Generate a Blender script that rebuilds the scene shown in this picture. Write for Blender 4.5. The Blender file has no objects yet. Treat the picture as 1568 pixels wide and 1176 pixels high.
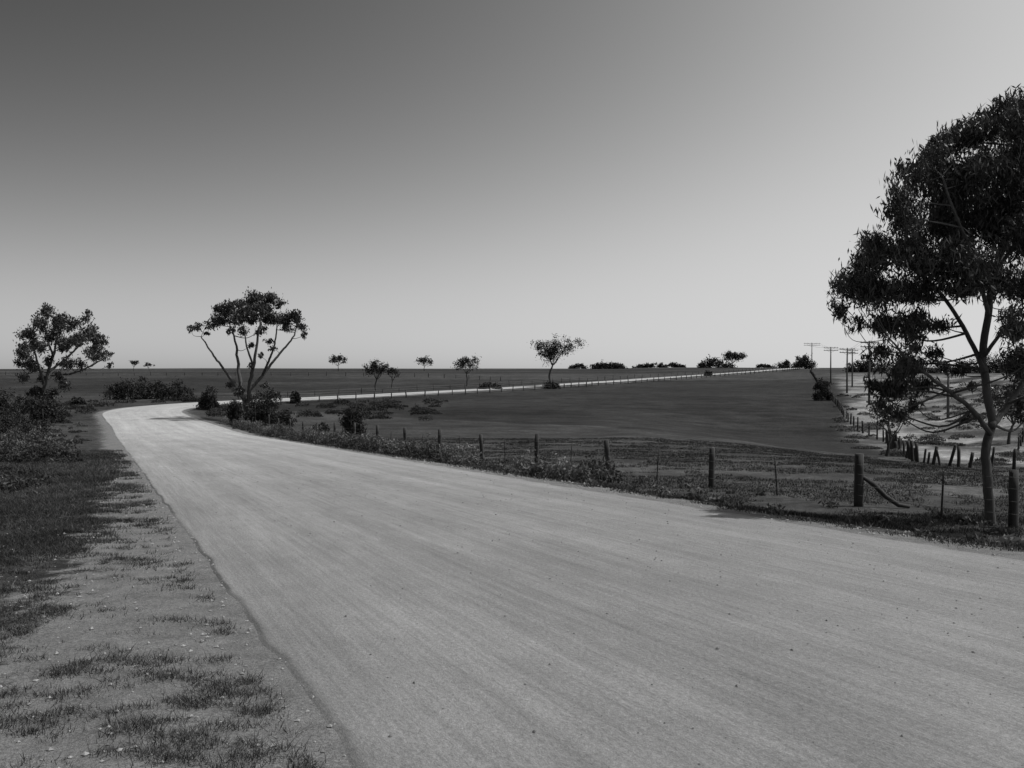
import bpy, math, numpy as np
from mathutils import Vector
RS=np.random.RandomState
F=1506.0; EYE=1.6; HZ=568.0
sc=bpy.context.scene
sc.view_settings.view_transform='Standard'; sc.view_settings.look='None'
sc.view_settings.exposure=0; sc.view_settings.gamma=1

# ------------------------------------------------------------ utils
def sstep(a,b,x):
    t=np.clip((np.asarray(x,float)-a)/(b-a),0,1); return t*t*(3-2*t)
_tab=RS(7).rand(256,256)
def vnoise(x,y,s=1.0,o=0):
    x=np.asarray(x,float)/s+o*17.3+500; y=np.asarray(y,float)/s+o*9.1+500
    xi=np.floor(x).astype(int); yi=np.floor(y).astype(int); fx=x-xi; fy=y-yi
    fx=fx*fx*(3-2*fx); fy=fy*fy*(3-2*fy)
    a=_tab[xi%256,yi%256]; b=_tab[(xi+1)%256,yi%256]; c=_tab[xi%256,(yi+1)%256]; d=_tab[(xi+1)%256,(yi+1)%256]
    return (a*(1-fx)+b*fx)*(1-fy)+(c*(1-fx)+d*fx)*fy
def fbm(x,y,s,o=0):
    return (vnoise(x,y,s,o)+.5*vnoise(x,y,s/2.1,o+1)+.25*vnoise(x,y,s/4.3,o+2))/1.75

def mk(name,V,Fc,mat=None,smooth=False,attrs=None,parent=None,uv=None):
    V=np.asarray(V,np.float32); me=bpy.data.meshes.new(name)
    if not isinstance(Fc,list): Fc=[Fc]
    Fc=[np.asarray(f,np.int32) for f in Fc if len(f)]
    me.vertices.add(len(V)); me.vertices.foreach_set('co',V.ravel())
    idx=np.concatenate([f.ravel() for f in Fc]); tot=np.concatenate([np.full(len(f),f.shape[1],np.int32) for f in Fc])
    st=np.concatenate([[0],np.cumsum(tot)[:-1]]).astype(np.int32)
    me.loops.add(len(idx)); me.loops.foreach_set('vertex_index',idx)
    me.polygons.add(len(tot)); me.polygons.foreach_set('loop_start',st)
    me.polygons.foreach_set('loop_total',tot)
    me.polygons.foreach_set('use_smooth',np.full(len(tot),smooth))
    for k,a in (attrs or {}).items():
        at=me.attributes.new(k,'FLOAT','POINT'); at.data.foreach_set('value',np.asarray(a,np.float32))
    me.update(calc_edges=True)
    if uv is not None:
        l=me.uv_layers.new(name='UVMap'); l.data.foreach_set('uv',np.asarray(uv,np.float32)[idx].ravel())
    ob=bpy.data.objects.new(name,me); sc.collection.objects.link(ob)
    if mat: me.materials.append(mat)
    if parent: ob.parent=parent
    return ob
def empty(name):
    e=bpy.data.objects.new(name,None); sc.collection.objects.link(e); return e

class Geo:
    def __init__(s): s.V=[]; s.Q=[]; s.n=0
    def add(s,V,Q):
        s.V.append(np.asarray(V,float)); s.Q.append(np.asarray(Q,int)+s.n); s.n+=len(V)
    def tube(s,pts,rad,n=6,cap=True):
        pts=np.asarray(pts,float); m=len(pts); rad=np.broadcast_to(rad,(m,)) if np.ndim(rad)==0 else np.asarray(rad)
        T=np.gradient(pts,axis=0); T/=np.linalg.norm(T,axis=1)[:,None]+1e-9
        ref=np.array([0.13,1,0.07]) if abs(T[:,1]).mean()<.8 else np.array([1,0.1,0.05])
        A=np.cross(T,ref); A/=np.linalg.norm(A,axis=1)[:,None]+1e-9; B=np.cross(T,A)
        th=np.arange(n)*2*math.pi/n
        V=pts[:,None]+rad[:,None,None]*(np.cos(th)[None,:,None]*A[:,None]+np.sin(th)[None,:,None]*B[:,None])
        V=V.reshape(-1,3); i=np.arange(m-1)[:,None]*n; j=np.arange(n)[None]; k=(j+1)%n
        Q=np.stack([i+j,i+k,i+n+k,i+n+j],-1).reshape(-1,4)
        if cap:
            V=np.vstack([V,pts[0],pts[-1]]); e=len(V)-2
            c0=np.stack([k[0]*0+e,k[0],j[0],j[0]],-1); 
            b=(m-1)*n; c1=np.stack([j[0]*0+e+1,b+j[0],b+k[0],b+k[0]],-1)
            s.add(V,Q); s.T=getattr(s,'T',[]); s.T+= [c0[:,:3]+s.n-len(V),c1[:,:3]+s.n-len(V)]
        else: s.add(V,Q)
    def obj(s,name,mat,smooth=True,parent=None):
        return mk(name,np.vstack(s.V),[np.vstack(s.Q)]+([np.vstack(s.T)] if getattr(s,'T',None) else []),mat,smooth,parent=parent)

# ------------------------------------------------------------ materials
def newmat(name):
    m=bpy.data.materials.new(name); m.use_nodes=True; nt=m.node_tree
    return m,nt,nt.nodes,nt.links,nt.nodes['Principled BSDF']
def mathn(N,L,op,a,b=None,clamp=False):
    n=N.new('ShaderNodeMath'); n.operation=op; n.use_clamp=clamp
    for i,v in enumerate((a,b)):
        if v is None: continue
        if isinstance(v,(int,float)): n.inputs[i].default_value=v
        else: L.new(v,n.inputs[i])
    return n.outputs[0]
def noisen(N,L,vec,scale,detail=4,rough=.6):
    n=N.new('ShaderNodeTexNoise'); n.inputs['Scale'].default_value=scale; n.inputs['Detail'].default_value=detail
    n.inputs['Roughness'].default_value=rough; L.new(vec,n.inputs['Vector']); return n.outputs['Fac']
def maprange(N,L,v,a,b,c,d):
    n=N.new('ShaderNodeMapRange'); n.clamp=True; L.new(v,n.inputs[0])
    for i,x in enumerate((a,b,c,d)): n.inputs[i+1].default_value=x
    return n.outputs[0]
def attrn(N,name):
    n=N.new('ShaderNodeAttribute'); n.attribute_name=name; return n.outputs['Fac']
def bumpn(N,L,h,strength,dist,bsdf):
    b=N.new('ShaderNodeBump'); b.inputs['Strength'].default_value=strength; b.inputs['Distance'].default_value=dist
    L.new(h,b.inputs['Height']); L.new(b.outputs[0],bsdf.inputs['Normal'])

def leaf_mat(name,base,rough=.5,spec=.4,trans=.12):
    m,nt,N,L,b=newmat(name)
    v=mathn(N,L,'MULTIPLY',attrn(N,'tone'),base)
    L.new(v,b.inputs['Base Color']); b.inputs['Roughness'].default_value=rough
    b.inputs['Specular IOR Level'].default_value=spec
    if trans>0:
        t=N.new('ShaderNodeBsdfTranslucent'); L.new(v,t.inputs[0])
        mx=N.new('ShaderNodeMixShader'); mx.inputs[0].default_value=trans
        L.new(b.outputs[0],mx.inputs[1]); L.new(t.outputs[0],mx.inputs[2]); L.new(mx.outputs[0],N['Material Output'].inputs[0])
    return m
def solid_mat(name,lo,hi,scale=8,rough=.85,stretch=(1,1,.2),bump=.3):
    m,nt,N,L,b=newmat(name)
    g=N.new('ShaderNodeTexCoord'); mp=N.new('ShaderNodeMapping'); mp.inputs['Scale'].default_value=stretch
    L.new(g.outputs['Object'],mp.inputs[0]); f=noisen(N,L,mp.outputs[0],scale,6,.7)
    L.new(maprange(N,L,f,.3,.7,lo,hi),b.inputs['Base Color']); b.inputs['Roughness'].default_value=rough
    bumpn(N,L,f,bump,.02,b); return m

M_leaf=leaf_mat('eucalyptus_leaves',.045,.42,.45)
M_leaf_far=leaf_mat('distant_foliage',.03,.8,.1,0)
M_bush=leaf_mat('bush_leaves',.03,.7,.2,0)
M_weed=leaf_mat('weed_leaves',.125,.75,.15,.2)
M_grass=leaf_mat('grass_blades',.07,.8,.15,.15)
M_bark=solid_mat('eucalyptus_bark',.035,.12,6)
M_barkd=solid_mat('dark_bark',.03,.09,3)
M_post=solid_mat('weathered_post_wood',.014,.055,10,.9,(1,1,.12),.5)
M_wire=solid_mat('fence_wire',.08,.16,5,.5,(1,1,1),.1)
M_pole=solid_mat('pole_wood',.05,.11,4)
M_ins=solid_mat('porcelain_insulator',.6,.8,4,.3,(1,1,1),.0)
M_stone=solid_mat('stones',.12,.4,14,.9,(1,1,1),.4)
M_stoned=solid_mat('dark_pebbles',.04,.16,14,.9,(1,1,1),.4)

def ground_mat():
    m,nt,N,L,b=newmat('pasture_and_gravel_ground')
    g=N.new('ShaderNodeNewGeometry'); P=g.outputs['Position']
    n1=noisen(N,L,P,.35,5,.6); n2=noisen(N,L,P,3.5,6,.7); n3=noisen(N,L,P,38,4,.75); n0=noisen(N,L,P,.05,4,.6); nf=noisen(N,L,P,130,3,.7)
    k=mathn(N,L,'MULTIPLY',maprange(N,L,n1,.3,.7,.55,1.45),maprange(N,L,n2,.3,.7,.45,1.55))
    k=mathn(N,L,'MULTIPLY',k,maprange(N,L,n0,.3,.7,.7,1.3))
    k=mathn(N,L,'MULTIPLY',k,maprange(N,L,n3,.3,.7,.55,1.45))
    grass=mathn(N,L,'MULTIPLY',attrn(N,'tone'),k)
    kg=mathn(N,L,'MULTIPLY',maprange(N,L,n3,.3,.7,.62,1.38),maprange(N,L,n2,.3,.7,.72,1.25))
    kg=mathn(N,L,'MULTIPLY',kg,maprange(N,L,nf,.3,.7,.65,1.35))
    grav=mathn(N,L,'MULTIPLY',kg,.155)
    th=mathn(N,L,'ADD',attrn(N,'gravel'),mathn(N,L,'MULTIPLY',mathn(N,L,'SUBTRACT',n2,.5),1.9))
    th=mathn(N,L,'ADD',th,mathn(N,L,'MULTIPLY',mathn(N,L,'SUBTRACT',n3,.5),.9))
    mask=maprange(N,L,th,.32,.66,0,1)
    mx=N.new('ShaderNodeMix'); mx.data_type='FLOAT'; L.new(mask,mx.inputs[0]); L.new(grass,mx.inputs[2]); L.new(grav,mx.inputs[3])
    L.new(mx.outputs[0],b.inputs['Base Color']); b.inputs['Roughness'].default_value=1; b.inputs['Specular IOR Level'].default_value=.1
    h=mathn(N,L,'ADD',n2,mathn(N,L,'MULTIPLY',n3,.35)); h=mathn(N,L,'ADD',h,mathn(N,L,'MULTIPLY',nf,.12)); bumpn(N,L,h,.9,.06,b)
    return m
def road_mat(name,near,far):
    m,nt,N,L,b=newmat(name)
    u=N.new('ShaderNodeUVMap'); u.uv_map='UVMap'
    def mp(sx,sy):
        q=N.new('ShaderNodeMapping'); q.inputs['Scale'].default_value=(sx,sy,1); L.new(u.outputs[0],q.inputs[0]); return q.outputs[0]
    s1=noisen(N,L,mp(1.5,.03),1,3,.55); s2=noisen(N,L,mp(14,.35),1,4,.65); s3=noisen(N,L,mp(38,22),1,4,.8); s4=noisen(N,L,mp(.5,.25),1,4,.6)
    s5=noisen(N,L,mp(5.,1.8),1,5,.75); s6=noisen(N,L,mp(110,90),1,3,.8); s7=noisen(N,L,mp(2.4,.7),3.1,6,.8)
    k=mathn(N,L,'MULTIPLY',maprange(N,L,s1,.3,.7,.84,1.14),maprange(N,L,s2,.32,.68,.86,1.14))
    k=mathn(N,L,'MULTIPLY',k,maprange(N,L,s3,.25,.75,.62,1.38)); k=mathn(N,L,'MULTIPLY',k,maprange(N,L,s4,.3,.7,.88,1.1))
    k=mathn(N,L,'MULTIPLY',k,maprange(N,L,s5,.3,.7,.88,1.12)); k=mathn(N,L,'MULTIPLY',k,maprange(N,L,s6,.25,.75,.6,1.4))
    k=mathn(N,L,'ADD',k,maprange(N,L,s7,.60,.72,0,.32))
    t=attrn(N,'along'); base=maprange(N,L,t,5,70,near,far)  # base colour lightens with distance, painting grazing light onto the far road
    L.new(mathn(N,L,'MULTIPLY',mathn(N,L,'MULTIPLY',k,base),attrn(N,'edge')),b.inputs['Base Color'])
    b.inputs['Roughness'].default_value=.85; b.inputs['Specular IOR Level'].default_value=.2
    bumpn(N,L,mathn(N,L,'ADD',s3,mathn(N,L,'MULTIPLY',s2,.6)),.6,.025,b)
    return m
M_ground=ground_mat(); M_road=road_mat('limestone_road_grazing_light',.19,.35)

# ------------------------------------------------------------ terrain height
def crom(P,step):
    P=np.asarray(P,float); out=[]
    for i in range(len(P)-1):
        p0=P[max(i-1,0)];p1=P[i];p2=P[i+1];p3=P[min(i+2,len(P)-1)]
        n=max(2,int(np.linalg.norm(p2-p1)/step)); t=np.linspace(0,1,n,endpoint=False)[:,None]
        out.append(.5*((2*p1)+(-p0+p2)*t+(2*p0-5*p1+4*p2-p3)*t*t+(-p0+3*p1-3*p2+p3)*t**3))
    out.append(P[-1:]); return np.vstack(out)
ln=lambda y:(5.46-.4223*y,y)
ROAD=crom([ln(-22),ln(-10),ln(0),ln(20),ln(40),ln(60),ln(78),(-34.6,94),(-40.2,107),(-42.6,117),(-42.3,126),(-39.5,136),(-34,147.5),(-21,168),(-6,193),(9.6,220),(39,272),(66,316),(88,352),(112,400),(140,460)],.6)
HALF=3.95
YK=np.array([-60,0,16,67,90,120,150,200,250,300,400,500,600,700,900,1400,2500,5000])
ZK=np.array([2.4,0,-.64,-2.68,-3.0,-2.9,-2.7,-2.0,-1.0,0,1.4,2.3,2.95,3.1,2.4,-4,-30,-90])
yt=np.arange(-60,5000,1.0); zt=np.interp(yt,YK,ZK)
ker=np.hanning(25); ker/=ker.sum(); zp=np.convolve(np.pad(zt,12,mode='edge'),ker,'valid'); zp[:13]=zt[:13]
def road_sd(x,y):
    x=np.atleast_1d(np.asarray(x,float)); y=np.atleast_1d(np.asarray(y,float))
    R=ROAD[::2]; T=np.gradient(R,axis=0); T/=np.linalg.norm(T,axis=1)[:,None]
    out=np.empty(len(x)); 
    for i in range(0,len(x),6000):
        dx=x[i:i+6000,None]-R[None,:,0]; dy=y[i:i+6000,None]-R[None,:,1]
        k=(dx*dx+dy*dy).argmin(1); r=np.arange(len(k)); a=dx[r,k]; b=dy[r,k]
        lat=a*T[k,1]-b*T[k,0]; dist=np.hypot(a,b); 
        out[i:i+6000]=np.where(lat>=0,1,-1)*np.where(np.abs(a*T[k,0]+b*T[k,1])>1.5,dist,np.abs(lat))
    return out
def pal_line(y): return np.interp(y,[10,52,60,72,92,110,150,300],[60,28.5,24.6,26.3,30,36,50,96])
def hbase(x,y):
    z=np.interp(y,yt,zp)
    z=z-1.35*sstep(8,26,x)*sstep(20,50,y)*(1-sstep(85,150,y))
    z=z+1.2*sstep(40,120,x)*sstep(110,260,y)*(1-sstep(500,800,y))
    z=z+3.0*sstep(7,22,x-pal_line(y))*sstep(62,100,y)*(1-sstep(200,300,y))*(fbm(x,y,20,31)+.1)
    z=z+.45*(fbm(x,y,7,33)-.5)*sstep(1,5,x-pal_line(y))*sstep(50,64,y)*(1-sstep(200,300,y))
    z=z+.5*(fbm(x,y,90,3)-.5)*sstep(120,220,y)+(fbm(x,y,260,5)-.5)*2.0*sstep(300,600,y)
    return z
def height(x,y,sd=None):
    x=np.atleast_1d(np.asarray(x,float)); y=np.atleast_1d(np.asarray(y,float))
    if sd is None: sd=road_sd(x,y)
    off=np.abs(sd)-HALF
    z=hbase(x,y)-np.where(sd>0,.22,.06)*sstep(.2,3,off)
    z=z+(.10*(fbm(x,y,2.2,8)-.5)+.16*(fbm(x,y,7,9)-.5))*sstep(.3,2.5,off)*(1-sstep(300,500,y))
    return z
def hz(x,y): return float(height(x,y)[0])
def axis(segs,g,lim):
    v=[]; 
    for a,b,s in segs: v+=list(np.arange(a,b,s))
    x=segs[-1][1]; s=segs[-1][2]
    while x<lim: v.append(x); s*=g; x+=s
    v.append(lim); return np.array(v)
xp=axis([(0,20,.3),(20,72,.8)],1.05,1800); gx=np.concatenate([-xp[:0:-1],xp])
gy=axis([(-40,0,1.5),(0,45,.3),(45,185,.8)],1.025,4500)
GX,GY=np.meshgrid(gx,gy); X=GX.ravel(); Y=GY.ravel(); SD=road_sd(X,Y); Z=height(X,Y,SD)
offr=np.abs(SD)-HALF
Z=Z-(.06+.0006*np.clip(Y,0,500))*(1-sstep(-.75,-.3,offr))
nr,nc=len(gy),len(gx); ii=(np.arange(nr-1)[:,None]*nc+np.arange(nc-1)[None]).ravel()
Q=np.stack([ii,ii+1,ii+nc+1,ii+nc],-1)
def tones(x,y,sd):
    off=np.abs(sd)-HALF; right=sd>0
    t=np.full(len(x),.028)*(1+.9*(fbm(x,y*.4,60,41)-.5))
    t=t*(1+.5*sstep(.55,.62,fbm(x*.12,y,40,77)))
    t=np.where(y<130,.034,t)
    line=105+(x+15.6)*(68-105)/(22+15.6)
    near=right&(x<pal_line(y)+2)
    fld=.024+.016*(1-sstep(-1.5,1.5,y-line))
    fld=fld+.04*np.exp(-((y-line)/.7)**2)*sstep(.35,.6,fbm(x,y,5,44))
    fld=fld+.018*(1-sstep(20,48,y))
    fld=fld*(.65+.7*fbm(x,y,16,14))*(.7+.6*fbm(x*.3+y,y,5,15))
    t=np.where(near&(y<260),fld,t)
    hill=sstep(0,3,x-pal_line(y))*sstep(40,60,y)*(1-sstep(230,330,y))
    pal=.045+.14*sstep(.40,.62,fbm(x,y,5,11)+.06*fbm(x,y,30,18))
    q=x-pal_line(y)-4-.02*y-2.0*(fbm(x*0,y,26,51)-.5)*2
    trk=np.exp(-(q/(1.8+.006*y))**2)*sstep(.30,.5,fbm(x,y,6,52))
    pal=pal*(1-trk)+.26*trk
    t=t*(1-hill)+pal*hill
    t=np.where((~right)&(y<90),.043,t)
    t=t*(1+.5*sstep(250,420,y)*(fbm(x,y*.5,120,12)-.5))
    return t
def gravelness(x,y,sd):
    off=np.abs(sd)-HALF
    wl=np.interp(y,[2,5,9,15,30,60],[1.5,1.35,1.05,.9,.8,.6])
    wr=.45+.3*vnoise(x,y,3,5)
    w=np.where(sd>0,wr,wl)
    g=1-sstep(w*.5,w*1.9,off)
    g=g+.6*(fbm(x,y,1.1,20)-.5)+np.where(sd<0,.26*(1-sstep(5,18,y))*(1-sstep(3,6,off)),0)
    return np.clip(g,0,1.3)*(off<9)
GR=gravelness(X,Y,SD)
mk('ground',np.stack([X,Y,Z],1),Q,M_ground,True,{'tone':tones(X,Y,SD),'gravel':GR})

def ribbon(name,C,half,mat,base_off,skirt=.035,jit=.04,seed=1):
    T=np.gradient(C,axis=0); T/=np.linalg.norm(T,axis=1)[:,None]; Nn=np.stack([T[:,1],-T[:,0]],1)
    s=np.concatenate([[0],np.cumsum(np.linalg.norm(np.diff(C,axis=0),axis=1))])
    w=np.array([-1.022,-1,-.993,-.985,-.75,-.5,-.25,0,.25,.5,.75,.96,.985,1,1.04])
    hf=half*(1-.38*sstep(135,210,C[:,1]))[:,None]
    wid=hf*w[None]+jit*np.sign(w)[None]*(np.abs(w)>.98)*((fbm(s[:,None],w[None]*0+np.sign(w)[None]*40,.5,seed)-.5)*2.2+(fbm(s[:,None],w[None]*0+np.sign(w)[None]*20,6,seed)-.5)*1.5)*np.where(w>0,2.4,1)[None]
    P=C[:,None]+Nn[:,None]*wid[:,:,None]
    x=P[:,:,0].ravel(); y=P[:,:,1].ravel()
    z=hbase(x,y)+base_off(y); z=z.reshape(len(C),-1)
    z+= .04*(1-np.minimum(np.abs(w),1)**2)[None]
    z[:,0]-=skirt; z[:,-1]-=skirt
    V=np.stack([x,y,z.ravel()],1); n=len(w); i=(np.arange(len(C)-1)[:,None]*n+np.arange(n-1)[None]).ravel()
    Qd=np.stack([i,i+1,i+n+1,i+n],-1)
    uv=np.stack([wid.ravel(),np.repeat(s,n)],1)
    cr=sstep(.35,.6,fbm(s,s*0,1.6,71))
    ed=np.ones(wid.shape); ed[:,0]=.55; ed[:,1]=.7-.3*cr; ed[:,2]=.85; ed[:,-1]=.6; ed[:,-2]=.85
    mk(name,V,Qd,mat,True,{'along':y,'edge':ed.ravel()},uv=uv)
nseg=int(np.argmin(np.abs(ROAD[:,1]-32)))
k0=ROAD[:nseg+1]; fine=np.stack([np.interp(np.linspace(0,1,len(k0)*4),np.linspace(0,1,len(k0)),k0[:,i]) for i in (0,1)],1)
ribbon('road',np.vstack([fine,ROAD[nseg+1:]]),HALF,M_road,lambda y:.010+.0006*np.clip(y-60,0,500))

# ------------------------------------------------------------ foliage
def leaves(C,length,width,rs,droop=.6,tone=None):
    n=len(C); L=rs.randn(n,3); L[:,2]-=droop*2.2; L/=np.linalg.norm(L,axis=1)[:,None]
    R=rs.randn(n,3); W=np.cross(L,R); W/=np.linalg.norm(W,axis=1)[:,None]+1e-9
    l=(length*(.6+.8*rs.rand(n)))[:,None]*L*.5; w=(width*(.6+.8*rs.rand(n)))[:,None]*W*.5
    V=np.stack([C-l,C-l*.1+w,C+l,C-l*.1-w],1).reshape(-1,3)
    Qd=np.arange(n*4).reshape(-1,4)
    t=tone if tone is not None else (.55+.9*rs.rand(n)**1.5)
    return V,Qd,np.repeat(t,4)
def clump_points(c,r,n,rs,sub=7,flat=.8):
    k=max(3,sub); S=rs.randn(k,3); S/=np.linalg.norm(S,axis=1)[:,None]; S*=(rs.rand(k,1)**.45)*r*.95
    j=rs.randint(0,k,n); sp=r*(.18+.22*rs.rand(k))
    P=S[j]+rs.randn(n,3)*sp[j][:,None]; P[:,2]*=flat; tone=(.45+1.1*rs.rand(k))[j]*(.7+.6*rs.rand(n))
    return P+np.asarray(c),tone,S*[1,1,flat]+np.asarray(c)
def tree(name,skel,clumps,leaf_len,leaf_w,dens,seed,mleaf=M_leaf,mbark=M_bark,droop=.6,twigs=True,sub=7):
    rs=RS(seed); root=empty(name); g=Geo(); SP=[]
    for pts,r0,r1 in skel:
        C=crom(np.array(pts),max(.12,r0*1.5)); jit=rs.randn(*C.shape)*r0*.12; jit[0]=0; C=C+jit
        rad=np.linspace(1,0,len(C))**.8*(r0-r1)+r1
        if pts is skel[0][0]: rad[:3]*=[1.5,1.25,1.1][:len(rad[:3])]
        g.tube(C,rad,8); SP+= [(*p,q) for p,q in zip(C,rad)]
    SP=np.array(SP); LV=[];LQ=[];LT=[];n0=0
    for (x,y,z,r) in clumps:
        c=np.array([x,y,z]); d=np.linalg.norm(SP[:,:3]-c,axis=1)+np.clip(SP[:,2]-z+.3*r,0,99)*3
        k=d.argmin(); a=SP[k,:3]; rr=min(SP[k,3]*.6,.05*r+.012*np.linalg.norm(a-c))
        mid=(a+c)/2+rs.randn(3)*.1*np.linalg.norm(c-a)-[0,0,.08*np.linalg.norm(c-a)]
        C=crom([a,mid,c],max(.1,.15*r)); g.tube(C,np.linspace(rr,rr*.35,len(C)),5)
        P,t,S=clump_points(c,r,int(dens*r*r),rs,sub)
        if twigs:
            for q in S: g.tube([c,(c+q)/2+rs.randn(3)*.06*r,q],[rr*.35,rr*.25,rr*.12],4)
        v,qd,tt=leaves(P,leaf_len,leaf_w,rs,droop,t); LV.append(v);LQ.append(qd+n0);LT.append(tt);n0+=len(v)
    g.obj('trunk_and_limbs',mbark,True,root)
    mk('foliage',np.vstack(LV),np.vstack(LQ),mleaf,False,{'tone':np.concatenate(LT)},root)
    return root
def P(px,py,Zd): return ((px-784)*Zd/F,Zd,EYE+(HZ-py)*Zd/F)

# big gum by the fence (stands about 16 m away)
D=16.0; rs=RS(3)
def pl(L,dz=None): return [P(a,b,D+(c if len(t)==3 else 0)) for t in L for a,b,c in [t if len(t)==3 else (*t,0)]]
bx,by=P(1520,797,D)[:2]; bz=hz(bx,by)
sk=[([(bx,by,bz-.15)]+pl([(1514,740,0),(1510,690,0),(1519,645,.1),(1510,590,.2),(1506,540,.2),(1514,470,.1),(1530,390,0),(1548,300,.2),(1572,200,.3),(1600,120,.3)]),.085,.02),
 (pl([(1517,665,0),(1490,628,-.2),(1458,603,-.5),(1425,578,-.8),(1392,552,-.9),(1362,520,-1.)]),.045,.012),
 (pl([(1508,570,.1),(1485,520,.4),(1455,470,.7),(1415,425,.9),(1375,400,1.1),(1320,430,1.2)]),.045,.012),
 (pl([(1512,480,0),(1492,400,-.5),(1462,330,-.8),(1440,270,-.9)]),.04,.012),
 (pl([(1519,655,0),(1550,610,.3),(1590,550,.6),(1640,470,.9),(1690,400,1)]),.055,.015),
 (pl([(1525,410,0),(1580,340,-.7),(1630,260,-1.2)]),.045,.012),
 (pl([(1507,545,.2),(1540,500,-.6),(1580,460,-1.2)]),.035,.012)]
cl=[(1600,160,50),(1562,185,38),(1535,198,36),(1500,195,32),(1465,218,30),(1430,243,27),(1560,255,50),(1500,265,48),(1440,275,40),(1395,268,28),(1372,300,24),(1620,300,70),(1385,335,30),(1440,335,46),(1510,345,52),(1580,370,52),(1345,375,32),(1400,385,42),(1455,405,42),(1325,410,34),(1295,440,28),(1287,475,20),(1340,450,38),(1405,450,34),(1550,430,40),(1500,415,36),(1312,500,16),(1355,500,30),(1402,500,26),(1345,545,22),(1385,560,28),(1372,600,26),(1368,630,16),(1412,590,22),(1340,590,16),
 (1556,500,26),(1475,440,26),(1600,540,34),(1560,580,24),(1575,640,22),(1640,420,60),(1650,560,50),(1690,330,70),(1670,220,60),(1470,300,42),(1540,310,46),(1460,370,32),(1420,215,14),(1530,165,20),(1566,150,18),
 (1428,545,16),(1462,560,14),(1545,545,20),(1350,620,12),(1400,625,12),(1440,495,20),(1555,620,16),(1568,560,20),(1488,590,10),(1395,530,20)]
CL=[]
for a,b,r in cl:
    k=2 if r>24 else 1
    cen=np.hypot((a-1550)/270,(b-400)/260); dr=2.3*math.sqrt(max(.08,1-min(1,cen)**2))
    for q in range(k):
        dy=(rs.rand()*2-1)*dr*.9; zz=D+dy+.2
        x,y,z=P(a+rs.randn()*3,b+rs.randn()*3,zz); CL.append((x,y,z,r*D/F*.93))
tree('eucalyptus_tree',sk,CL,.13,.025,6400,11,droop=.75,sub=11)

# open crowned gum inside the bend
D=94.
x0,y0=P(378,640,D)[:2]; z0=hz(x0,y0)
B=[(x0,y0,z0-.2)]
sk=[(B+pl([(372,600,0),(366,570,.5),(362,530,1),(352,495,1)]),.26,.05),
 (B+pl([(382,590,-.5),(390,550,-1),(396,510,-1),(402,475,-1)]),.24,.05),
 (pl([(372,610,0),(350,575,-1),(330,548,-2),(308,515,-2)]),.17,.05),
 (pl([(380,600,0),(402,575,1),(425,545,2),(448,518,2.5),(456,495,3)]),.17,.05),
 (pl([(388,560,-1),(378,530,-2),(374,500,-2)]),.12,.04),
 (pl([(402,575,1),(420,530,-1),(425,490,-1)]),.14,.04)]
cl=[(395,460,18),(415,458,12),(372,468,12),(430,466,9),(350,474,15),(338,490,12),(322,498,9),(302,500,8),(365,488,14),(388,485,14),(412,486,15),(432,490,12),(448,488,12),(460,500,9),(466,514,6),(370,508,9),(400,505,10),(440,503,9),(352,508,8),(292,504,6),(316,510,5),(384,530,6),(412,522,6),(366,600,9),(392,606,10),(405,590,7),(335,473,9),(418,535,6),(398,545,6),(455,480,7),(385,560,6),(355,590,9),(420,600,8),(378,478,14),(402,472,12)]
CL=[]
for a,b,r in cl:
    for q in range(2 if r>11 else 1):
        dy=rs.randn()*1.6; x,y,z=P(a,b,D+dy); CL.append((x,y,z,r*D/F*.95))
tree('eucalyptus_tree',sk,CL,.28,.11,800,12,M_leaf,M_barkd,sub=7)

# gum on the left of the bend
D=92.
x0,y0=P(62,640,D)[:2]; z0=hz(x0,y0); B=[(x0,y0,z0-.2)]
sk=[(B+pl([(66,600,0),(74,570,0),(84,535,.5),(92,500,1)]),.22,.05),(pl([(68,590,0),(58,555,-1),(48,520,-1.5)]),.15,.04),
 (pl([(74,570,0),(100,550,1),(125,525,1.5),(140,500,2)]),.14,.04),(pl([(78,575,0),(110,572,-1),(140,560,-1.5),(165,545,-2)]),.11,.04),(pl([(82,545,.5),(70,510,1),(72,485,1)]),.11,.03)]
cl=[(72,478,12),(58,496,14),(45,512,14),(90,492,14),(108,498,14),(80,512,14),(132,488,9),(138,508,14),(120,520,15),(152,520,12),(98,528,13),(145,540,14),(162,545,10),(168,560,6),(60,530,13),(38,538,14),(28,556,9),(75,552,10),(105,555,12),(125,560,10),(48,560,12),(64,580,10),(88,575,10),(35,580,10),(136,478,5),(100,590,10),(50,600,12),(75,605,12)]
CL=[]
for a,b,r in cl:
    for q in range(2 if r>11 else 1):
        x,y,z=P(a,b,D+rs.randn()*1.5); CL.append((x,y,z,r*D/F*.95))
tree('eucalyptus_tree',sk,CL,.28,.11,650,13,M_leaf,M_barkd,sub=6)

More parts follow.
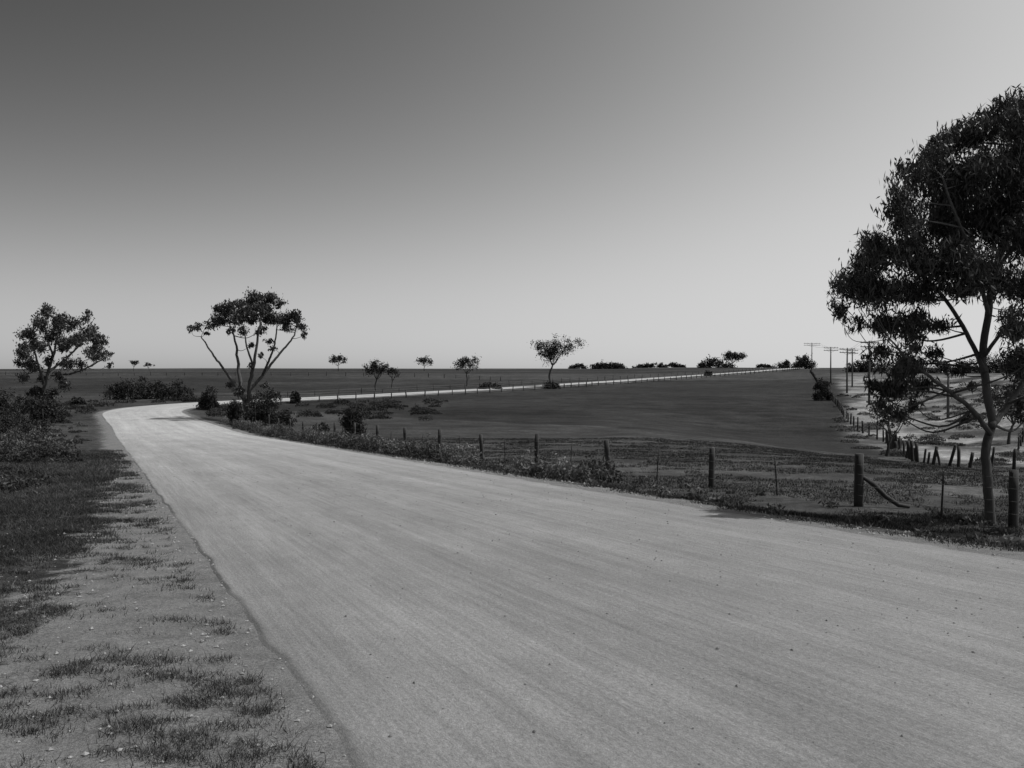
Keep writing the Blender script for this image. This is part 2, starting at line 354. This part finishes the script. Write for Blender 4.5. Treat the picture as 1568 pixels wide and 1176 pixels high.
def small_tree(px,Zd,hpx,wpx,seed,thick=.35,name='eucalyptus_tree',dens=1.0,lean=0,lsz=None,mat=None):
    rs=RS(seed); x,y=(px-784)*Zd/F,Zd; z=hz(x,y); H=hpx*Zd/F; W=wpx*Zd/F/2
    sk=[]
    fork=.30+.15*rs.rand()
    sk.append(([(x,y,z-.2),(x+.03*H*rs.randn(),y,z+H*fork*.5),(x+.04*H*rs.randn()+lean*H*.2,y,z+H*fork)],.022*H+.03,.016*H))
    f=np.array(sk[0][0][-1]); CLs=[]
    nb=6+rs.randint(3)
    for i in range(nb):
        a=i*2*math.pi/nb+rs.rand(); rr=W*(.45+.4*rs.rand()); e=f+[math.cos(a)*rr,math.sin(a)*rr,H*(1-fork)*(.35+.4*rs.rand())]
        m=(f+e)/2+[0,0,.06*H*rs.randn()]; sk.append(([tuple(f),tuple(m),tuple(e)],.011*H,.004*H)); CLs.append((*e,W*(.30+.18*rs.rand())))
        e2=e+[rs.randn()*W*.3,rs.randn()*W*.3,H*thick*.4*rs.rand()]; CLs.append((*e2,W*(.28+.14*rs.rand())))
    for i in range(7):
        CLs.append((f[0]+rs.randn()*W*.35,f[1]+rs.randn()*W*.35,z+H*(1-thick*.6*rs.rand()-.12),W*(.30+.12*rs.rand())))
    ls=lsz or max(.22,Zd*.0014); tree(name,sk,CLs,ls,ls*.6,dens*9/(ls*ls),seed+100,mat or M_leaf_far,M_barkd,.3,False,6)
for a in [(518,430,24,27,1),(576,190,48,36,2),(650,430,22,25,3),(715,215,46,36,4),(845,212,72,60,5),(205,420,17,14,6),(228,430,13,12,7),(600,205,34,20,8),(1122,470,24,34,9)]:
    small_tree(a[0],a[1],a[2],a[3],a[4]+40)
small_tree(1358,66,92,60,71,.6,lsz=.16,mat=M_leaf,lean=.5)
small_tree(1545,78,95,70,72,.6,lsz=.18,mat=M_leaf)

def bush(name,px,Zd,wpx,hpx,seed,mat=M_bush,dens=1.0,tone=1):
    rs=RS(seed); x,y=(px-784)*Zd/F,Zd; W=wpx*Zd/F/2; H=hpx*Zd/F; ls=max(.07,Zd*.0016)
    V=[];Qs=[];T=[];n=0; g=Geo(); m_=min(W,H); k=int(np.clip(16*max(W,H)/m_,16,60))
    for i in range(k):
        u=rs.rand()*2-1; cx=x+u*W*.85; cy=y+rs.randn()*m_*.35; top=H*(1-.5*abs(u)**2.5)*(.75+.25*rs.rand()); r=m_*(.26+.2*rs.rand()); zz=hz(cx,cy)+max(r*.3,(top-r*.8)*rs.rand()**.7)
        g.tube([(cx+rs.randn()*.1*r,cy,hz(cx,cy)-.05),(cx,cy,zz)],[.05*r+.01,.02*r+.005],4)
        p,t,_=clump_points((cx,cy,zz),r,int(min(1500,dens*10*r*r/(ls*ls)+40)),rs,6,.9)
        v,q,tt=leaves(p,ls,ls*.6,rs,.1,t*tone); V.append(v);Qs.append(q+n);T.append(tt);n+=len(v)
    root=empty(name); g.obj('stems',M_barkd,True,root); mk('foliage',np.vstack(V),np.vstack(Qs),mat,False,{'tone':np.concatenate(T)},root)
for i,a in enumerate([(540,61,38,66),(403,86,58,66),(362,90,30,40),(320,117,28,44),(434,84,28,28),(452,140,14,22),(492,74,24,18),(62,86,70,56),(15,68,100,44),(8,104,60,50),(1260,150,28,38)]):
    bush('bush',*a,60+i)
for i,a in enumerate([(190,150,56,38),(228,152,54,38),(265,148,50,38)]): bush('thicket',*a,90+i)
for i,a in enumerate([(750,196,36,12),(845,205,24,14),(1085,300,12,9),(120,130,20,14),(1490,100,34,20),(1560,120,40,30)]): bush('bush',*a,120+i)
for i,(px,w,h,Zd) in enumerate([(930,60,13,560),(1008,96,9,640),(1095,56,17,520),(1210,44,14,480),(1232,30,24,420),(885,26,10,600),(1335,80,26,330),(1420,70,30,300),(1520,110,34,300),(1170,24,7,600)]):
    bush('distant_trees',px,Zd,w,h,160+i,M_leaf_far)

# ------------------------------------------------------------ verge weeds
def weeds(name,pts,seed,mat,llen=.11,lw=.045):
    rs=RS(seed);V=[];Qs=[];T=[];n=0
    zs=height(np.array([p[0] for p in pts]),np.array([p[1] for p in pts]))
    for (x,y,r,h,tn),z in zip(pts,zs):
        ls=max(llen,y*.0018); m=int(np.clip(5.5*r*r/(ls*lw/llen*ls),30,1400)); a=rs.rand(m)*6.28; q=rs.rand(m)**.5
        top=h*np.sqrt(np.clip(1-q*q,0,1))*(.5+.9*vnoise(x+np.cos(a)*q*r,y+np.sin(a)*q*r,.22,3))
        C=np.stack([x+np.cos(a)*q*r+rs.randn(m)*r*.1,y+np.sin(a)*q*r,z+top*(.15+.85*rs.rand(m)**.5)],1)
        v,qd,t=leaves(C,ls,ls*lw/llen,rs,-.3,tn*(.3+rs.rand(m)*.3+.95*((C[:,2]-z)/h)**1.5)); V.append(v);Qs.append(qd+n);T.append(t);n+=len(v)  # leaf tone rises with height: sunlit tops and dark undersides painted in
    mk(name,np.vstack(V),np.vstack(Qs),mat,False,{'tone':np.concatenate(T)})
rs=RS(21); pts=[]
for i in range(230):
    y=23+62*rs.rand()**1.15; c=10.9+1.9*rs.rand()
    if vnoise(y,c*2,3.2,4)<.42: continue
    r=.25+.5*rs.rand()**1.5; pts.append((c-.4223*y,y,r,.3*r/.4+.25*rs.rand()+.1*sstep(30,60,y),.4+.9*rs.rand()))
for i in range(150):
    y=11+50*rs.rand(); c=10.5+3.8*rs.rand(); pts.append((c-.4223*y,y,.1+.14*rs.rand(),.06+.1*rs.rand(),.6+.5*rs.rand()))
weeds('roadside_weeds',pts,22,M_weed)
pts=[]
for i in range(150):
    y=18+72*rs.rand()**1.2; c=-.8-8*rs.rand(); r=.15+.4*rs.rand(); pts.append((c-.4223*y,y,r,.08+.2*rs.rand(),.25+.6*rs.rand()))
for i in range(50):
    y=30+14*rs.rand(); x=-784*y/F+rs.rand()*3.0-.8; pts.append((x,y,.4+.5*rs.rand(),.3+.5*rs.rand(),.2+.6*rs.rand()))
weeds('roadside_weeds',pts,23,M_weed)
pts=[]
for i in range(160):
    y=95+50*rs.rand(); x=-60+25*rs.rand() if rs.rand()<.5 else -38+30*rs.rand()
    pts.append((x,y,.5+.8*rs.rand(),.3+.5*rs.rand(),.2+.3*rs.rand()))
sd=road_sd([p[0] for p in pts],[p[1] for p in pts]); pts=[p for p,s in zip(pts,sd) if abs(s)>HALF+1.6]
for i in range(210):
    y=56+115*rs.rand(); x=pal_line(y)+rs.rand()*36; pts.append((float(x),y,.4+.8*rs.rand(),.15+.4*rs.rand(),.3+.8*rs.rand()))
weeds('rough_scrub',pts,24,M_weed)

# ------------------------------------------------------------ grass
def grass(name,x,y,hh,ww,nb,seed,spread,flat=.5,tonebase=1.):
    rs=RS(seed); n=len(x); z=height(x,y); tv=.35+1.3*fbm(x,y,1.6,91)
    x=np.repeat(x,nb);y=np.repeat(y,nb);z=np.repeat(z,nb);h=np.repeat(hh,nb)*(.5+rs.rand(n*nb)); w=np.repeat(ww,nb); sp=np.repeat(spread,nb)
    bx=x+rs.randn(n*nb)*sp; by=y+rs.randn(n*nb)*sp; a=rs.rand(n*nb)*6.28; ln=h*flat*rs.randn(n*nb)
    t=np.stack([bx+np.cos(a)*ln,by+np.sin(a)*ln,z+h],1); b=rs.rand(n*nb)*6.28
    A=np.stack([bx+np.cos(b)*w,by+np.sin(b)*w,z-.01],1); B=np.stack([bx-np.cos(b)*w,by-np.sin(b)*w,z-.01],1)
    V=np.stack([A,B,t],1).reshape(-1,3); tn=tonebase*np.repeat((.35+.8*rs.rand(n)+1.6*(rs.rand(n)<.1))*tv,nb)*(.7+.6*rs.rand(n*nb))
    mk(name,V,np.arange(len(V)).reshape(-1,3),M_grass,False,{'tone':np.repeat(tn,3)})
rs=RS(31)
n=190000; y=3+36*rs.rand(n)**1.75; c=1.17-(.2+ (y*.16+3.2)*rs.rand(n)); x=c-.4223*y; sd=road_sd(x,y); off=-sd-HALF
patch=.5*fbm(x,y*1.5,.8,33)+.5*fbm(x,y*1.5,.17,44)
wv=np.interp(y,[3,5,9,15,30],[1.4,1.15,.9,.7,.5])
cov=sstep(wv*.5,wv*2.6,off)
keep=(patch>.64-.18*cov-.05*sstep(6,20,y)*cov+.05*rs.randn(n))&(off>.1)
x=x[keep];y=y[keep]; far=sstep(6,24,y)
grass('verge_grass',x,y,.012+.03*rs.rand(len(x))+.05*far*rs.rand(len(x)),.0018+.00025*y,6,32,.03+.02*far,1.6,.9)
n=100000; y=8+55*rs.rand(n)**1.2; c=9.95+(5+.9*y)*rs.rand(n)**1.1; x=c-.4223*y; sd=road_sd(x,y)
keep=(fbm(x,y,1.6,35)>.42)&(sd>HALF+.25+.5*rs.rand(n))&(x<y*.56+1)&(x<pal_line(y))
x=x[keep];y=y[keep]
grass('paddock_grass',x,y,.02+.04*rs.rand(len(x))**2+.01,.003+.00028*y,5,36,.07+.0*y,1.1,.8)
ico=np.array([(1,0,0),(0,1,0),(-1,0,0),(0,-1,0),(0,0,1),(0,0,-1)],float); icf=np.array([(0,1,4),(1,2,4),(2,3,4),(3,0,4)])
def stones(name,xx,yy,zz,ss,mat,seed):
    rs=RS(seed); SV=[];SF=[];k=0
    for i in range(len(xx)):
        s=ss[i]; v=ico*(.6+.7*rs.rand(6,1))*s*[1.2,1,.7]; a=rs.rand()*6.28; R=np.array([[math.cos(a),-math.sin(a),0],[math.sin(a),math.cos(a),0],[0,0,1]])
        SV.append(v@R.T+[xx[i],yy[i],zz[i]+s*.3]); SF.append(icf+k); k+=6
    mk(name,np.vstack(SV),np.vstack(SF),mat,False)
rs=RS(41); n=4200; yy=3.5+30*rs.rand(n)**1.6; cc=np.where(rs.rand(n)<.5,1.2-3.2*rs.rand(n)**1.5,9.7+1.4*rs.rand(n)); xx=cc-.4223*yy
stones('loose_stones',xx,yy,height(xx,yy),(.004+.012*rs.rand(n)**3)*(1+.045*yy),M_stone,42)
n=1300; yy=3.5+22*rs.rand(n)**1.4; cc=1.4+8.1*rs.rand(n)**.7; xx=cc-.4223*yy; ww=(cc-5.46)/4.29
stones('road_pebbles',xx,yy,hbase(xx,yy)+.010+.04*(1-ww**2),(.003+.007*rs.rand(n)**3)*(1+.04*yy),M_stoned,43)

# ------------------------------------------------------------ fences
def post(g,x,y,h,r,rs,lean=.04,n=7,square=False):
    z=hz(x,y); l=rs.randn(2)*lean*h; k=5
    pts=[(x+l[0]*t+rs.randn()*r*.06,y+l[1]*t,z-.2+(h+.2)*t) for t in np.linspace(0,1,k)]
    g.tube(pts,[r*1.08,r*1.0,r*.97,r*.97,r*.9],n); return (x+l[0],y+l[1],z+h)
rs=RS(51)
root=empty('post_and_wire_fence'); g=Geo(); gd=Geo(); wp=[]
fy=[11.2,15.55]+[18.7]+[23.2+4.6*i for i in range(15)]
for i,y in enumerate(fy):
    x=14.5-.4223*y; st=abs(y-18.7)<.1
    h=1.0 if st else .88+.06*rs.randn()+.12*(y>25); t=post(g,x,y,h,.09 if st else (.07+.012*rs.rand()),rs,.012 if st else .025,9)
    wp.append((x,y,hz(x,y)))
    if i+1<len(fy) and y<60:
        ym=(y+fy[i+1])/2+rs.randn()*.15; post(gd,14.5-.4223*ym,ym,.8,.018,rs,.05,5)
x=14.5-.4223*18.7; z=hz(x,18.7)
xe=x+.66;ye=18.45
g.tube([(x+.06,18.68,z+.56),(x+.25,18.6,z+.42),(x+.45,18.52,z+.20),(xe,ye,hz(xe,ye)+.06),(xe+.2,ye-.02,hz(xe,ye)+.03)],[.035,.05,.045,.045,.03],7)
g.obj('posts',M_post,True,root); gd.obj('droppers',M_post,True,root)
gw=Geo()
for hh in (.22,.42,.62,.8):
    pts=[]
    for a,b in zip(wp[:-1],wp[1:]):
        for t in np.linspace(0,1,5)[:-1]:
            pts.append((a[0]+(b[0]-a[0])*t-.075,a[1]+(b[1]-a[1])*t,a[2]+(b[2]-a[2])*t+hh-.05*4*t*(1-t)))
    gw.tube(pts,.0035,4)
    if hh>.5:
        pa=np.array(pts)
        for a,b in zip(pa[:-1],pa[1:]):
            if a[1]>40: break
            for t in np.arange(0,1,.13):
                q=a+(b-a)*t; d=rs.randn(3)*.018; gw.tube([q-d,q+d],.002,3,False)
gw.obj('wires',M_wire,True,root)
def line_fence(name,path,spacing,h,r,seed,lean=.05,wires=(.5,.85),rail=False,hv=.12,jit=.1):
    rs=RS(seed); C=crom(path,.25); s=np.concatenate([[0],np.cumsum(np.linalg.norm(np.diff(C,axis=0),axis=1))]); root=empty(name); g=Geo(); tp=[]
    d=0
    while d<s[-1]:
        x=np.interp(d,s,C[:,0])+rs.randn()*jit*.3;y=np.interp(d,s,C[:,1])+rs.randn()*jit*.3
        post(g,x,y,h*(1+hv*rs.randn()),r*(.8+.5*rs.rand()),rs,lean,6); tp.append((x,y,hz(x,y))); d+=spacing*(1+jit*rs.randn())
    g.obj('posts',M_post,True,root); gw=Geo()
    for w in wires: gw.tube([(a,b,c+w*h) for a,b,c in tp],max(.004,.00006*np.mean([t[1] for t in tp])),4)
    if wires: gw.obj('wires',M_wire,True,root)
def off(path,o):
    T=np.gradient(path,axis=0);T/=np.linalg.norm(T,axis=1)[:,None];return path+np.stack([T[:,1],-T[:,0]],1)*o
i0=np.argmin(np.hypot(ROAD[:,0]+39.5,ROAD[:,1]-136)); i1=np.argmin(abs(ROAD[:,1]-400))
line_fence('post_and_wire_fence',off(ROAD,6.5)[i0:i1:12],4.2,1.15,.09,61)
line_fence('post_and_wire_fence',off(ROAD,-7.5)[i0+10:i1:12],5.5,1.1,.06,62)
line_fence('rough_timber_fence',[(32,84),(27.5,70),(24.8,60),(24.4,55),(27,51.5),(32,49),(40,46)],.78,1.0,.085,63,.16,(),hv=.25,jit=.35)
line_fence('rough_timber_fence',[(29,50.0),(36,47)],.55,1.05,.09,66,.35,(),hv=.3,jit=.4)
line_fence('post_and_wire_fence',[(32,84),(36,104),(46,140),(60,190),(80,260),(100,330)],3.6,1.2,.08,64)
line_fence('post_and_wire_fence',[(36,70),(44,84),(60,110),(85,150)],3.6,1.2,.08,67)
line_fence('post_and_wire_fence',[(-75,150),(-66,132),(-58,118),(-52,108)],4,1.1,.08,65)
line_fence('post_and_wire_fence',[(-180,330),(-100,310),(-30,290),(0,250)],6,1.2,.09,68)

# ------------------------------------------------------------ utility poles
def pole(px,Zd,h,arms,seed,aw=2.4):
    rs=RS(seed); x,y=(px-784)*Zd/F,Zd; z=hz(x,y); root=empty('utility_pole'); g=Geo(); gi=Geo()
    g.tube([(x,y,z-.5),(x,y,z+h*.5),(x+.02*rs.randn(),y,z+h)],[.17,.15,.11],10); ends=[]
    for k in range(arms):
        zz=z+h-.25-.6*k; v=[]
        g.tube([(x-aw/2,y-.14,zz),(x,y-.14,zz),(x+aw/2,y-.14,zz)],.06,4)
        g.tube([(x-aw*.28,y-.14,zz),(x,y-.13,zz-.5)],.02,4); g.tube([(x+aw*.28,y-.14,zz),(x,y-.13,zz-.5)],.02,4)
        for u in (-.46,-.28,.28,.46):
            gi.tube([(x+u*aw,y-.14,zz+.05),(x+u*aw,y-.14,zz+.12),(x+u*aw,y-.14,zz+.22)],[.03,.06,.04],6)
            if k==0: ends.append((x+u*aw,y-.14,zz+.22))
    g.obj('shaft_and_crossarms',M_pole,True,root); gi.obj('insulators',M_ins,True,root); return ends
E=[pole(1452,110,5.2,1,1,1.6),pole(1331,138,9,2,2,2.6),pole(1297,178,8.2,2,3,2.8),pole(1272,232,8.5,2,4,3.4),pole(1243,330,10,2,5,5.5),pole(1305,210,8,2,6)]
g=Geo()
for a,b in zip(E[1:4],E[2:5]):
    for p,q in zip(a,b):
        p=np.array(p);q=np.array(q); g.tube([p+(q-p)*t-[0,0,2.4*t*(1-t)] for t in np.linspace(0,1,13)],.012,4)
g.obj('overhead_wires',M_wire,True)

# ------------------------------------------------------------ light, sky, camera
ELEV=math.radians(60); AZ=math.radians(82)
w=bpy.data.worlds.new('World'); sc.world=w; w.use_nodes=True; N=w.node_tree.nodes; L=w.node_tree.links
sky=N.new('ShaderNodeTexSky'); sky.sky_type='NISHITA'; sky.sun_disc=False; sky.sun_elevation=ELEV; sky.sun_rotation=AZ
sky.air_density=1; sky.dust_density=3.0; sky.ozone_density=1
tc=N.new('ShaderNodeTexCoord'); va=N.new('ShaderNodeVectorMath'); va.operation='ADD'; va.inputs[1].default_value=(0,0,.055)
vn=N.new('ShaderNodeVectorMath'); vn.operation='NORMALIZE'; L.new(tc.outputs['Generated'],va.inputs[0]); L.new(va.outputs[0],vn.inputs[0]); L.new(vn.outputs[0],sky.inputs[0])
sp=N.new('ShaderNodeSeparateColor'); L.new(sky.outputs[0],sp.inputs[0])
pw=mathn(N,L,'POWER',sp.outputs[0],3.5)
pw=mathn(N,L,'MULTIPLY',pw,.235)
q3=mathn(N,L,'POWER',mathn(N,L,'DIVIDE',pw,8.4),3.0)
den=mathn(N,L,'POWER',mathn(N,L,'ADD',q3,1.0),1/3)
pw=mathn(N,L,'DIVIDE',pw,den)
bg=N['Background']; L.new(pw,bg.inputs[0]); bg.inputs[1].default_value=.08
sd=bpy.data.lights.new('sun','SUN'); sd.energy=3.8; sd.angle=math.radians(.5); sd.color=(1,.995,.985)
so=bpy.data.objects.new('sun',sd); sc.collection.objects.link(so)
dv=Vector((math.sin(AZ)*math.cos(ELEV),math.cos(AZ)*math.cos(ELEV),math.sin(ELEV)))
so.rotation_euler=(-dv).to_track_quat('-Z','Y').to_euler()
cd=bpy.data.cameras.new('camera'); cd.sensor_width=36; cd.lens=F/1568*36; cd.clip_end=9000; cd.clip_start=.05
co=bpy.data.objects.new('camera',cd); sc.collection.objects.link(co); co.location=(0,0,EYE)
co.rotation_euler=(math.radians(90)-math.atan(20/F),0,0); sc.camera=co
